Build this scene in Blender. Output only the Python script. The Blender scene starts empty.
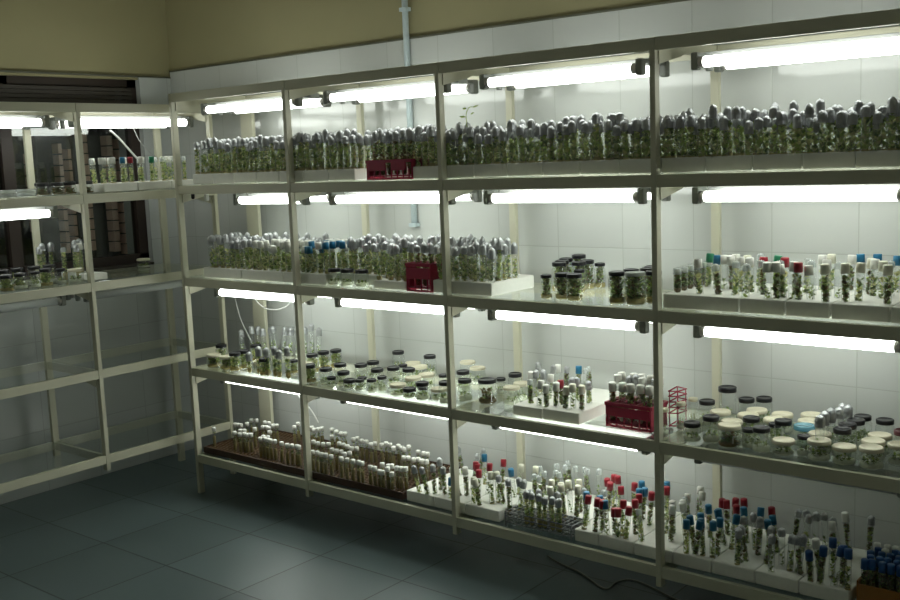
import bpy, math, random
from mathutils import Vector, Matrix
random.seed(11)
C = bpy.context.scene.collection
rnd = random.uniform

# ------------------------------------------------------------------ helpers
class MB:
    """collects verts / faces with material slots; build() links them as ONE mesh object"""
    def __init__(s): s.v = []; s.f = []; s.m = []; s.sm = []
    def add(s, verts, faces, mat=0, smooth=False, mtx=None):
        o = len(s.v)
        s.v += [tuple(mtx @ Vector(p)) if mtx else tuple(p) for p in verts]
        for f in faces: s.f.append(tuple(i + o for i in f)); s.m.append(mat); s.sm.append(smooth)
        return s
    def box(s, x0, x1, y0, y1, z0, z1, mat=0, mtx=None):
        vs = [(x, y, z) for z in (z0, z1) for y in (y0, y1) for x in (x0, x1)]
        return s.add(vs, [(0,2,3,1),(4,5,7,6),(0,1,5,4),(2,6,7,3),(0,4,6,2),(1,3,7,5)], mat, False, mtx)
    def lathe(s, prof, n=16, mat=0, cx=0, cy=0, cap0=True, cap1=True, mtx=None, wob=0.0, smooth=True):
        vs = []; fs = []
        for r, z in prof:
            for i in range(n):
                a = 2*math.pi*i/n; w = 1 + (rnd(-wob, wob) if wob else 0)
                vs.append((cx + r*w*math.cos(a), cy + r*w*math.sin(a), z))
        for k in range(len(prof)-1):
            for i in range(n):
                j = (i+1) % n
                fs.append((k*n+i, k*n+j, (k+1)*n+j, (k+1)*n+i))
        if cap0: fs.append(tuple(reversed(range(n))))
        if cap1: fs.append(tuple(range((len(prof)-1)*n, len(prof)*n)))
        return s.add(vs, fs, mat, smooth, mtx)
    def cyl(s, p, q, r, n=12, mat=0, smooth=True):
        p = Vector(p); q = Vector(q); d = q - p
        m = Matrix.Translation(p) @ d.to_track_quat('Z', 'Y').to_matrix().to_4x4()
        return s.lathe([(r, 0), (r, d.length)], n, mat, mtx=m, smooth=smooth)
    def pipe(s, pts, r, n=8, mat=0):
        pts = [Vector(p) for p in pts]; vs = []; fs = []; up = Vector((0.13, 0.21, 0.97)).normalized()
        for i, p in enumerate(pts):
            t = (pts[min(i+1, len(pts)-1)] - pts[max(i-1, 0)]).normalized()
            a = t.cross(up).normalized(); b = t.cross(a)
            for k in range(n):
                w = 2*math.pi*k/n; vs.append(p + a*r*math.cos(w) + b*r*math.sin(w))
        for i in range(len(pts)-1):
            for k in range(n):
                j = (k+1) % n; fs.append((i*n+k, i*n+j, (i+1)*n+j, (i+1)*n+k))
        fs += [tuple(reversed(range(n))), tuple(range((len(pts)-1)*n, len(pts)*n))]
        return s.add(vs, fs, mat, True)
    def mesh(s, name, mats):
        me = bpy.data.meshes.new(name); me.from_pydata(s.v, [], s.f)
        for m in (mats if isinstance(mats, (list, tuple)) else [mats]): me.materials.append(m)
        me.polygons.foreach_set('material_index', s.m); me.polygons.foreach_set('use_smooth', s.sm)
        me.update(); return me
    def build(s, name, mats, parent=None, loc=(0,0,0), bevel=0, seg=2):
        o = bpy.data.objects.new(name, s.mesh(name, mats)); C.objects.link(o); o.location = loc
        if parent: o.parent = parent
        if bevel:
            b = o.modifiers.new('edge', 'BEVEL'); b.width = bevel; b.segments = seg; b.limit_method = 'ANGLE'
        return o

def tag(o, label=None, cat=None, group=None, kind=None):
    if label: o['label'] = label
    if cat: o['category'] = cat
    if group: o['group'] = group
    if kind: o['kind'] = kind
    return o
def thing(name, label, cat, loc=(0,0,0), group=None):
    o = bpy.data.objects.new(name, None); C.objects.link(o); o.location = loc
    o.empty_display_size = .02
    return tag(o, label, cat, group)
def link_part(name, mesh, parent):
    o = bpy.data.objects.new(name, mesh); C.objects.link(o); o.parent = parent; return o
def smooth_path(pts, k=6):
    P = [Vector(p) for p in pts]; out = []
    for i in range(len(P)-1):
        a, b, c, d = P[max(i-1,0)], P[i], P[i+1], P[min(i+2, len(P)-1)]
        for j in range(k):
            t = j/k
            out.append(.5*((2*b)+(c-a)*t+(2*a-5*b+4*c-d)*t*t+(3*b-a-3*c+d)*t**3))
    return out + [P[-1]]
ORD = 'first second third fourth fifth sixth seventh eighth ninth tenth eleventh twelfth thirteenth fourteenth fifteenth sixteenth seventeenth eighteenth nineteenth twentieth'.split()
def ordw(i):
    if i < 20: return ORD[i]
    t = {2: 'twenty', 3: 'thirty', 4: 'forty', 5: 'fifty'}[(i+1)//10]; u = (i+1) % 10
    return t + '-' + ORD[u-1] if u else {2: 'twentieth', 3: 'thirtieth', 4: 'fortieth', 5: 'fiftieth'}[(i+1)//10]

# ------------------------------------------------------------------ materials
def nodes(name):
    m = bpy.data.materials.new(name); m.use_nodes = True; nt = m.node_tree
    return m, nt, nt.nodes['Principled BSDF'], nt.nodes['Material Output']
def mat(name, col, rough=.6, metal=0, var=0.0, scale=30, spec=.5, bump=0.0):
    m, nt, b, out = nodes(name)
    b.inputs['Base Color'].default_value = (*col, 1); b.inputs['Roughness'].default_value = rough
    b.inputs['Metallic'].default_value = metal; b.inputs['Specular IOR Level'].default_value = spec
    if var or bump:
        tc = nt.nodes.new('ShaderNodeTexCoord'); no = nt.nodes.new('ShaderNodeTexNoise')
        no.inputs['Scale'].default_value = scale; no.inputs['Detail'].default_value = 4
        nt.links.new(tc.outputs['Object'], no.inputs['Vector'])
        if var:
            r = nt.nodes.new('ShaderNodeMapRange'); r.inputs[3].default_value = 1-var; r.inputs[4].default_value = 1+var
            mx = nt.nodes.new('ShaderNodeMix'); mx.data_type = 'RGBA'; mx.blend_type = 'MULTIPLY'
            mx.inputs[0].default_value = 1; mx.inputs[6].default_value = (*col, 1)
            nt.links.new(no.outputs['Fac'], r.inputs[0]); nt.links.new(r.outputs[0], mx.inputs[7])
            nt.links.new(mx.outputs[2], b.inputs['Base Color'])
        if bump:
            bp = nt.nodes.new('ShaderNodeBump'); bp.inputs['Strength'].default_value = bump; bp.inputs['Distance'].default_value = .004
            nt.links.new(no.outputs['Fac'], bp.inputs['Height']); nt.links.new(bp.outputs[0], b.inputs['Normal'])
    return m
def clear(name, tint, base=.03, edge=.45, rough=.03, body=0.0, bodycol=(.8,.85,.85), rim=0.0):
    """thin clear sheet: see-through with fresnel gloss; body = share of milky diffuse"""
    m, nt, b, out = nodes(name); nt.nodes.remove(b)
    t = nt.nodes.new('ShaderNodeBsdfTransparent'); t.inputs[0].default_value = (*tint, 1)
    g = nt.nodes.new('ShaderNodeBsdfAnisotropic') if False else nt.nodes.new('ShaderNodeBsdfGlossy')
    g.inputs['Roughness'].default_value = rough; g.inputs['Color'].default_value = (1,1,1,1)
    lw = nt.nodes.new('ShaderNodeLayerWeight'); lw.inputs[0].default_value = .5
    pw = nt.nodes.new('ShaderNodeMath'); pw.operation = 'POWER'; pw.inputs[1].default_value = 4.5
    f = nt.nodes.new('ShaderNodeMath'); f.operation = 'MULTIPLY_ADD'; f.inputs[1].default_value = edge; f.inputs[2].default_value = base
    nt.links.new(lw.outputs['Facing'], pw.inputs[0]); nt.links.new(pw.outputs[0], f.inputs[0])
    mx = nt.nodes.new('ShaderNodeMixShader')
    nt.links.new(f.outputs[0], mx.inputs[0]); nt.links.new(g.outputs[0], mx.inputs[2])
    if body:
        d = nt.nodes.new('ShaderNodeBsdfDiffuse'); d.inputs[0].default_value = (*bodycol, 1)
        m2 = nt.nodes.new('ShaderNodeMixShader'); m2.inputs[0].default_value = body
        if rim:  # rim: pale diffuse mixed in towards the edges, painting highlight streaks on the glass
            p3 = nt.nodes.new('ShaderNodeMath'); p3.operation = 'POWER'; p3.inputs[1].default_value = 3
            ma = nt.nodes.new('ShaderNodeMath'); ma.operation = 'MULTIPLY_ADD'; ma.inputs[1].default_value = rim; ma.inputs[2].default_value = body
            nt.links.new(lw.outputs['Facing'], p3.inputs[0]); nt.links.new(p3.outputs[0], ma.inputs[0]); nt.links.new(ma.outputs[0], m2.inputs[0])
        nt.links.new(t.outputs[0], m2.inputs[1]); nt.links.new(d.outputs[0], m2.inputs[2]); nt.links.new(m2.outputs[0], mx.inputs[1])
    else: nt.links.new(t.outputs[0], mx.inputs[1])
    nt.links.new(mx.outputs[0], out.inputs[0]); return m
def tiles(name, col, grout, w, h, mortar, rough, axes, off=(0,0), bias=.0, spec=.5, var=.03):
    """grid of tiles from object coordinates; axes picks which two coordinates span the surface"""
    m, nt, b, out = nodes(name)
    tc = nt.nodes.new('ShaderNodeTexCoord'); sp = nt.nodes.new('ShaderNodeSeparateXYZ'); cb = nt.nodes.new('ShaderNodeCombineXYZ')
    nt.links.new(tc.outputs['Object'], sp.inputs[0])
    for i, a in enumerate(axes):
        ad = nt.nodes.new('ShaderNodeMath'); ad.operation = 'ADD'; ad.inputs[1].default_value = off[i]
        nt.links.new(sp.outputs[a], ad.inputs[0]); nt.links.new(ad.outputs[0], cb.inputs[i])
    br = nt.nodes.new('ShaderNodeTexBrick'); br.offset = 0; br.squash = 1
    br.inputs['Scale'].default_value = 1; br.inputs['Brick Width'].default_value = w; br.inputs['Row Height'].default_value = h
    br.inputs['Mortar Size'].default_value = mortar; br.inputs['Mortar Smooth'].default_value = .3; br.inputs['Bias'].default_value = bias
    br.inputs['Color1'].default_value = (*[c*(1-var) for c in col], 1); br.inputs['Color2'].default_value = (*[c*(1+var) for c in col], 1)
    br.inputs['Mortar'].default_value = (*grout, 1)
    nt.links.new(cb.outputs[0], br.inputs['Vector']); nt.links.new(br.outputs['Color'], b.inputs['Base Color'])
    bp = nt.nodes.new('ShaderNodeBump'); bp.inputs['Strength'].default_value = .35; bp.inputs['Distance'].default_value = .002; bp.invert = True
    no = nt.nodes.new('ShaderNodeTexNoise'); no.inputs['Scale'].default_value = 3; nt.links.new(cb.outputs[0], no.inputs['Vector'])
    b2 = nt.nodes.new('ShaderNodeBump'); b2.inputs['Strength'].default_value = .06; b2.inputs['Distance'].default_value = .01
    nt.links.new(no.outputs['Fac'], b2.inputs['Height'])
    nt.links.new(br.outputs['Fac'], bp.inputs['Height']); nt.links.new(b2.outputs[0], bp.inputs['Normal']); nt.links.new(bp.outputs[0], b.inputs['Normal'])
    b.inputs['Roughness'].default_value = rough; b.inputs['Specular IOR Level'].default_value = spec
    return m
def glow(name, col, s):
    m, nt, b, out = nodes(name); nt.nodes.remove(b)
    e = nt.nodes.new('ShaderNodeEmission'); e.inputs[0].default_value = (*col, 1); e.inputs[1].default_value = s
    nt.links.new(e.outputs[0], out.inputs[0]); return m

def leafmat(name, col):
    m, nt, b, out = nodes(name); nt.nodes.remove(b)
    tc = nt.nodes.new('ShaderNodeTexCoord'); no = nt.nodes.new('ShaderNodeTexNoise'); no.inputs['Scale'].default_value = 70
    nt.links.new(tc.outputs['Object'], no.inputs['Vector'])
    cr = nt.nodes.new('ShaderNodeMapRange'); cr.inputs[3].default_value = .6; cr.inputs[4].default_value = 1.4; nt.links.new(no.outputs['Fac'], cr.inputs[0])
    mx = nt.nodes.new('ShaderNodeMix'); mx.data_type = 'RGBA'; mx.blend_type = 'MULTIPLY'; mx.inputs[0].default_value = 1; mx.inputs[6].default_value = (*col, 1)
    nt.links.new(cr.outputs[0], mx.inputs[7])
    d = nt.nodes.new('ShaderNodeBsdfDiffuse'); t = nt.nodes.new('ShaderNodeBsdfTranslucent'); ms = nt.nodes.new('ShaderNodeMixShader'); ms.inputs[0].default_value = .45
    nt.links.new(mx.outputs[2], d.inputs[0]); nt.links.new(mx.outputs[2], t.inputs[0]); nt.links.new(d.outputs[0], ms.inputs[1]); nt.links.new(t.outputs[0], ms.inputs[2])
    nt.links.new(ms.outputs[0], out.inputs[0]); return m
M = dict(
    rack=mat('rack_enamel', (.56,.545,.42), .45, var=.06, scale=9),
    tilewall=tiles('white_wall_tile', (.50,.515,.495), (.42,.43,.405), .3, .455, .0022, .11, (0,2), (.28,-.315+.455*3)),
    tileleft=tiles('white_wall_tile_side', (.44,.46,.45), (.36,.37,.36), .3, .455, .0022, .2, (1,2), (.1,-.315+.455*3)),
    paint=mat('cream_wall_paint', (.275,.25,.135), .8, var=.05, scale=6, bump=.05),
    ceil=mat('ceiling_paint', (.80,.78,.70), .9, var=.03),
    room=mat('far_wall_paint', (.84,.83,.74), .8, var=.04, scale=4),
    floor=tiles('slate_blue_floor_tile', (.095,.130,.137), (.026,.035,.038), .455, .43, .004, .36, (0,1), (-.66+.455*8,.667+.43*20), var=.12),
    plaster=mat('grey_reveal_plaster', (.45,.46,.45), .7, var=.04, scale=6),
    trim=mat('dark_joint', (.10,.10,.07), .8),
    pipe=mat('blue_grey_pipe_paint', (.46,.54,.56), .5, var=.04),
    foam=mat('white_foam', (.82,.82,.76), .85, var=.05, scale=60, bump=.15),
    foil=mat('crumpled_foil', (.42,.43,.44), .36, .7, var=.18, scale=220),
    capw=mat('white_cap_plastic', (.80,.80,.75), .45, var=.04),
    capc=mat('cream_cap_plastic', (.74,.73,.60), .5, var=.05),
    capb=mat('blue_cap_plastic', (.02,.17,.32), .4, var=.08),
    capd=mat('dark_blue_cap_plastic', (.02,.09,.27), .4, var=.08),
    capr=mat('red_cap_plastic', (.34,.015,.03), .4, var=.08),
    capg=mat('green_cap_plastic', (.02,.22,.11), .4),
    lidk=mat('black_lid', (.012,.012,.014), .28, var=.1),
    lidc=mat('cream_lid', (.66,.62,.47), .5, var=.06, scale=90, bump=.1),
    lidr=mat('maroon_lid', (.10,.02,.025), .35),
    lidp=mat('pale_grey_lid', (.34,.37,.34), .5),
    glass=clear('clear_glass', (.975,.985,.98), .05, .5, .1, .05, (.86,.9,.88), .45),
    jarglass=clear('jar_glass', (.965,.98,.97), .05, .5, .06, .03, (.86,.9,.88), .25),
    shelf=clear('shelf_glass', (.935,.955,.94), .045, .5, .03),
    film=clear('plastic_film', (.94,.95,.95), .06, .4, .25, .3),
    bluefilm=clear('blue_film', (.6,.85,.95), .05, .4, .25, .45, (.25,.55,.68)),
    pane=clear('window_glass', (.75,.78,.76), .05, .6, .02),
    leaf=leafmat('plantlet_leaf', (.44,.56,.16)),
    leafy=leafmat('yellow_green_leaf', (.74,.72,.34)),
    leafd=leafmat('dark_leaf', (.19,.27,.09)),
    stemm=mat('pale_stem', (.38,.36,.17), .6, var=.2, scale=60),
    gel=leafmat('agar_gel', (.50,.43,.18)),
    gelw=leafmat('pale_agar', (.80,.82,.70)),
    root=leafmat('dark_root_mass', (.20,.15,.06)),
    socket=mat('grey_lampholder', (.20,.21,.19), .5, var=.08),
    housing=mat('grey_lamp_housing', (.42,.43,.42), .35, .2),
    endcap=mat('tube_end_cap', (.55,.52,.50), .35, .7),
    off=mat('unlit_tube', (.62,.64,.64), .3),
    lit=glow('lit_fluorescent', (.95,1,.93), 9.5),
    olive=leafmat('olive_culture', (.27,.22,.08)),
    red=mat('red_rack_plastic', (.38,.03,.07), .35, var=.12),
    brown=mat('brown_rack', (.045,.020,.010), .6, var=.25, scale=40),
    mesh=mat('brown_wire_grid', (.13,.075,.035), .55, var=.2, scale=50),
    wire=mat('grey_wire', (.30,.31,.31), .35, .6),
    amber=mat('amber_plastic', (.30,.13,.02), .4, var=.15),
    cable=mat('white_cable', (.62,.63,.60), .5),
    greyc=mat('grey_cable', (.34,.35,.33), .6),
    darkwood=mat('dark_window_wood', (.022,.013,.009), .5, var=.2, scale=14),
    slat=mat('dark_shutter_slat', (.03,.024,.018), .6, var=.2),
    brick=mat('pink_brick', (.85,.55,.45), .85, var=.15, scale=30),
    night=mat('night_outside', (.012,.010,.010), .9),
)

# ------------------------------------------------------------------ measured frame
PX = [0.0, .7957, 1.6457, 2.5405, 3.40]           # posts of the long rack
ZB = [1.9137, 1.4810, 1.0385, .5952, .1589]       # underside of its rails, top to bottom
RH = .0405                                        # rail height
ZL = [1.8711, 1.4619, 1.0594, .6519, .2453]       # rails of the side rack
XL = -.1008; PY = [.306, -.424, -1.16]            # side rack: front plane, posts
D = .47                                           # shelf depth
WY = .525; WX = -.72                              # tiled wall / window wall
GT = .005                                         # glass thickness
def top(z): return z + RH
S1, S2, S3, S4 = [top(z) + GT for z in ZB[1:]]    # standing heights on the long rack
BAY = ['corner', 'second', 'third', 'end']
def bay(x): return 0 if x < PX[1] else 1 if x < PX[2] else 2 if x < PX[3] else 3

JARS_THIRD = 'K40,165,85 C112,62,60 C212,62,64 K281,55,85 K275,117,85 K205,249,85 K497,55,81 k588,149,60 K651,209,85 K650,282,85 G671,342,90 C688,131,68 K796,55,77 K891,66,73 K936,110,85 K988,76,61 K1046,55,35 k942,47,35 k1090,87,44 k1113,47,52 K1025,148,85 K1030,220,85 K1161,108,85 k1184,47,56 k1210,84,60 K1197,170,85 C1319,62,52 K997,422,100 K1195,413,95 C1127,375,68 C1204,331,68 k1120,315,60 K1278,178,85 C1336,139,68 C1344,216,68 K1389,55,35 k1425,96,40 K1459,55,69 K1582,55,85 k1417,239,60 C1521,87,48 K1515,250,85 K1623,125,85 W1407,417,90 W1476,398,75 B1725,139,100 k1670,301,60 K1734,314,85 W1825,163,75 W1817,243,75 V2534,63,100 V2544,168,100 V2551,245,100 K2592,270,85 T2638,336,125 K2696,364,85 K2743,405,85 C2655,241,68 C2741,142,68 M2768,63,73 C2752,247,68 C2751,323,68 K2699,76,85 K2641,55,61 K2815,127,85 K2879,55,81 k2829,75,60 C2848,235,68 C2948,62,48 C2846,311,68 K2915,144,85 k2874,178,60 S2971,176,70 k3004,85,60 C3060,62,64 C3035,138,68 C2929,354,68 C2951,271,68 K3104,137,85 K3099,199,85 K3105,261,85 K3106,323,85 K3179,310,85 C3136,62,56 C3215,62,64 C3198,136,68 C3194,212,68 C3275,139,68 R3263,207,85'
JARS_SECOND = 'k2068,65,85 K2004,248,115 K1974,314,115 K2131,77,95 K2190,61,99 k2096,242,85 K2006,384,127 K1944,389,115 K2064,292,115 K2061,354,115 k2090,400,97 K2365,55,115 k2334,101,85 P2433,61,110 K2374,138,115 K2414,185,115 K2474,116,115 K2398,244,115'
TUBES_THIRD_FOIL = 'F387,53,722 F527,45,758 F571,52,770 F600,49,750 F659,51,770 F457,52,746 F-32,309,770 F-81,408,770 F20,371,770 F114,380,770 F123,421,770 F161,425,782 F204,424,770 F250,431,778 F296,437,778 F357,434,778 F405,438,798 F458,428,794 F3049,132,770 F3063,160,770 F3064,215,770 F3049,304,770 F3060,67,770 F3073,281,770'
TUBES_THIRD_FOAM = 'W1884,200,770 F1932,178,770 F1848,327,770 F1938,224,770 F1915,307,770 W1916,346,770 W2078,89,770 F1963,334,770 R2093,113,770 B2006,357,770 c2033,361,770 c2044,388,770 F2085,193,770 F2110,193,770 F2164,186,770 W1993,171,770 C2157,85,770 C2192,86,770 W2019,66,770 W2052,69,758 C2127,74,758 c1973,80,770'
TUBES_THIRD_RED_RACK = 'W2250,199,810 F2296,185,810 F2346,154,810 F2330,200,810 F2382,155,810 F2370,200,810 F2394,200,810 W2341,82,798 W2362,94,798 W2386,90,798 W2413,84,802 W2439,80,802 W2421,138,810 W2441,150,810 W2470,129,810'
TUBES_SECOND_END = 'B2491,325,1236 G2603,249,1236 B2661,198,1236 R2822,181,1236 G2836,251,1236 R2894,204,1236 R2994,63,1232 c2996,174,1236 B3085,359,1236 C3138,250,1236 B3130,373,1236 B3195,329,1236 W2687,206,1236 W2713,213,1236 W2713,248,1236 W2767,165,1236 C2760,228,1236 W2796,174,1236 c2752,328,1236 W2898,60,1232 W2924,66,1232 W2938,89,1228 W2964,80,1232 c2951,159,1236 c2952,222,1236 W3047,160,1236 W2980,295,1236 C2996,332,1236 c3083,142,1236 C3128,81,1232 W3060,319,1236 C3154,108,1236 C3201,180,1236 W3160,226,1236 C3247,84,1236 C3078,54,1236 c2824,58,1236 c2780,82,1232 c3208,242,1236 W3026,83,1228 W2667,69,1236 c2730,80,1224 c2859,130,1236 c2902,144,1236'
TUBES_BROWN = 'W40,79,325 W73,189,325 W90,199,325 W111,200,325 W112,235,325 W78,291,325 W101,305,325 W197,86,325 W192,126,325 W210,137,325 W249,80,325 W264,93,325 W285,92,325 W300,106,325 W234,184,325 W235,229,325 W252,240,325 W274,241,325 W175,300,325 W205,302,325 W260,278,325 W278,288,325 W344,181,325 W397,80,325 W414,90,325 W440,86,325 W467,87,325 W494,88,325 W381,112,325 W409,118,325 W546,79,325 W597,71,325 W624,77,325 W649,79,325 W672,77,325 W377,314,325 W342,372,325 W443,342,325 W462,353,325 W504,332,325 W511,351,325 W515,371,325 W576,378,325 W671,286,325 W625,364,325 W666,352,325 W687,359,325 W611,189,325 W658,177,325 W701,169,325 W731,172,325 W751,184,325 W781,59,325 W810,58,325 W844,51,325 W866,55,325 W908,50,325 W833,128,325 W862,127,325 W893,128,325 W938,109,325 W940,138,325 W786,221,325 W818,215,325 W857,206,325 W889,200,325 W917,204,325 W791,308,325 W799,329,325 W845,310,325 W875,308,325 W924,289,325 W931,309,325 W969,52,325 W1003,50,325 W1040,50,325 W1073,50,325 W1100,50,321 W1145,50,309 W1174,50,309 W1199,51,305 W1220,50,297 W973,309,325 W975,336,325 W1006,329,325 W1052,300,325 W1049,336,325 W1086,320,325 W1111,308,325 W1103,350,325 W1187,85,325 W1222,82,325 W1239,92,325 W1274,80,325 W1294,82,325 W1312,93,325 W1249,51,321 W1270,50,305 W1200,206,325 W1217,218,325 W1250,211,325 W1267,222,325 W1297,214,325 W1328,216,325 W1192,311,325 W1229,302,325 W1249,309,325'
TUBES_BOTTOM = 'F1418,312,370 F1437,333,370 F1499,317,370 F1520,330,370 R1590,174,370 R1615,169,370 R1694,91,370 R1677,175,370 R1701,243,370 B1593,271,370 B1793,207,370 B1585,49,330 W1602,101,370 W1622,114,370 C1704,50,350 C1742,49,346 C1766,90,370 C1778,120,370 C1783,241,370 C1857,247,370 F1497,63,370 F1488,111,370 F1532,84,370 F1852,92,370 F1889,93,370 F1905,118,370 F1809,117,370 C2003,136,370 C2059,73,370 C2059,161,370 C2081,175,370 C2081,128,370 C2122,140,370 C2110,193,370 F1431,51,358 F1477,48,358 c1899,235,370 c1889,291,370 c1932,271,370 c1915,339,370 c1953,331,370 c1944,389,370 c1993,356,370 c2035,335,370 c2037,383,370 c2074,375,370 c1915,184,370 c1952,177,370 c1987,244,370 R2210,47,370 R2259,45,366 R2283,53,370 R2181,288,370 R2182,313,370 R2205,320,370 R2285,202,370 R2286,272,370 R2360,69,366 R2358,45,346 R2382,50,358 R2394,105,370 R2387,213,370 B2201,95,370 B2278,78,370 B2317,45,362 B2343,226,370 B2309,315,370 B2338,250,370 R2338,58,338 R2378,155,370 R2185,264,370 R2414,298,370 B2399,344,370 W2465,172,370 W2502,183,370 W2527,112,370 W2527,54,362 W2510,254,370 W2513,348,370 W2552,292,370 W2564,210,370 W2543,197,370 c2535,254,370 c2175,132,370 c2236,171,370 c2450,54,358 B2620,46,358 B2646,50,362 B2631,95,370 B2651,108,370 B2677,56,370 B2626,225,370 B2706,63,370 B2709,88,370 B2681,211,370 B2705,180,370 B2724,165,370 R2630,290,370 R2670,266,370 R2666,313,370 R2696,282,370 R2709,333,370 R2820,306,370 B2751,244,370 B2789,244,370 B2859,196,370 B2871,217,370 F2759,166,370 F2800,47,366 F2803,71,370 F2799,204,370 F2821,160,370 F2875,96,370 F2923,117,370 F2955,95,370 F2979,90,370 F3002,83,370 F2879,315,370 F2926,263,370 F2942,307,370 F2954,329,370 D3042,55,350 D3067,51,370 D3086,109,370 D3107,49,366 D3135,65,370 D3155,49,366 F2988,338,370 W3046,252,370 F3046,318,370 W3053,380,370 F3113,379,370 F2817,92,370 F2915,48,370 W3058,101,370'
TUBES_WIRE_RACK = 'F1970,61,338 F1994,62,338 F2029,57,338 F2052,58,338 F2088,41,338 F2113,57,338 F2119,88,338 F1956,120,338 F1999,120,338 F2053,114,338 F2082,120,338'

# ------------------------------------------------------------------ room
def struct(o): o['kind'] = 'structure'; return o
X1, Y0, ZC = 4.9, -3.9, 2.85
struct(MB().box(-.95, X1, Y0, WY+.15, -.1, 0).build('floor', M['floor']))
struct(MB().box(-.95, X1, Y0, WY+.15, ZC, ZC+.1).build('ceiling', M['ceil']))
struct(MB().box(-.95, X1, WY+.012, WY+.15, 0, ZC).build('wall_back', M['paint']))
struct(MB().box(WX+.012, X1, WY, WY+.012, 0, 2.13).build('wall_back_tiling', M['tilewall']))
struct(MB().box(WX+.012, X1, WY-.004, WY+.012, 2.13, 2.138).build('trim_1', M['trim']))
WYA, WYB, WZA, WZB = -2.3, .325, 1.09, 2.085
w = MB(); w.box(-.95, WX, Y0, WY+.012, 0, WZA, 1); w.box(-.95, WX, Y0, WY+.012, WZB, ZC); w.box(-.95, WX, WYB, WY+.012, WZA, WZB, 1); w.box(-.95, WX, Y0, WYA, WZA, WZB, 1)
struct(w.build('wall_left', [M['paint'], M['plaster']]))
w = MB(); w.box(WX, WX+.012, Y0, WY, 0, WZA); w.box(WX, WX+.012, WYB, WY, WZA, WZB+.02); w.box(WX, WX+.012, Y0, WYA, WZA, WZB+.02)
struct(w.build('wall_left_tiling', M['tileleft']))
struct(MB().box(WX, WX+.016, Y0, WY, WZB+.012, WZB+.020).build('trim_2', M['trim']))
struct(MB().box(X1, X1+.1, Y0, WY+.15, -.1, ZC).build('wall_right', M['room']))
struct(MB().box(-.95, X1, Y0-.1, Y0, -.1, ZC).build('wall_front', M['room']))

# window: dark timber frame, roller slats at the head, glass; brick screen and darkness outside
win = MB()
win.box(-.80, -.745, WYA, WYB, WZA, WZA+.06); win.box(-.80, -.745, WYA, WYB, WZB-.04, WZB)
win.box(-.80, -.745, WYB-.055, WYB, WZA, WZB); win.box(-.80, -.745, WYA, WYA+.055, WZA, WZB)
for yy in (-.43, -1.2): win.box(-.80, -.745, yy-.03, yy+.03, WZA, WZB)
wo = struct(win.build('window_1', M['darkwood']))
sill = MB().box(-.95, -.70, WYA, WYB, WZA-.004, WZA+.012).build('window_sill', M['slat'], wo, bevel=.003)
bl = MB()
for k in range(9):
    z = WZB-.045-k*.021
    bl.box(-.745, -.728, WYA+.04, WYB-.04, z-.018, z)
bl.build('window_blind', M['slat'], wo)
for a, b in ((-.40, WYB-.055), (-1.17, -.46), (WYA+.055, -1.23)):
    MB().box(-.772, -.768, a, b, WZA+.06, WZB-.04).build('window_pane', M['pane'], wo)
bk = MB()
for yc, wd, za, zb in ((.172,.030,1.17,1.80),(.325,.038,1.15,1.80),(.40,.034,1.13,1.74),(.02,.022,1.17,1.74),(.075,.018,1.2,1.72),(-.15,.02,1.3,1.7)):
    z = za
    while z < zb:
        bk.box(-1.10, -1.04, yc-wd/2, yc+wd/2, z, z+.052); z += .06
struct(bk.build('wall_outside_brickwork', M['brick']))
nb = MB()
for yc in (.25, .36, -.05, -.35, -.7, -1.1): nb.box(-1.16, -1.11, yc-.03, yc+.03, .5, 2.3)
nb.box(-1.9, -1.85, -3, 1.2, .2, 2.8)
struct(nb.build('wall_outside', M['night']))

pp = thing('water_pipe', 'pale blue-grey vertical pipe running down the tiled wall behind the second bay', 'pipe', (1.055, WY-.016, 1.30))
MB().lathe([(.014, 0), (.014, ZC-1.30)], 14).build('pipe_run', M['pipe'], pp)
for z in (.0, .95): MB().box(-.02, .02, -.017, .016, z, z+.016).build('clip', M['pipe'], pp)

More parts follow.
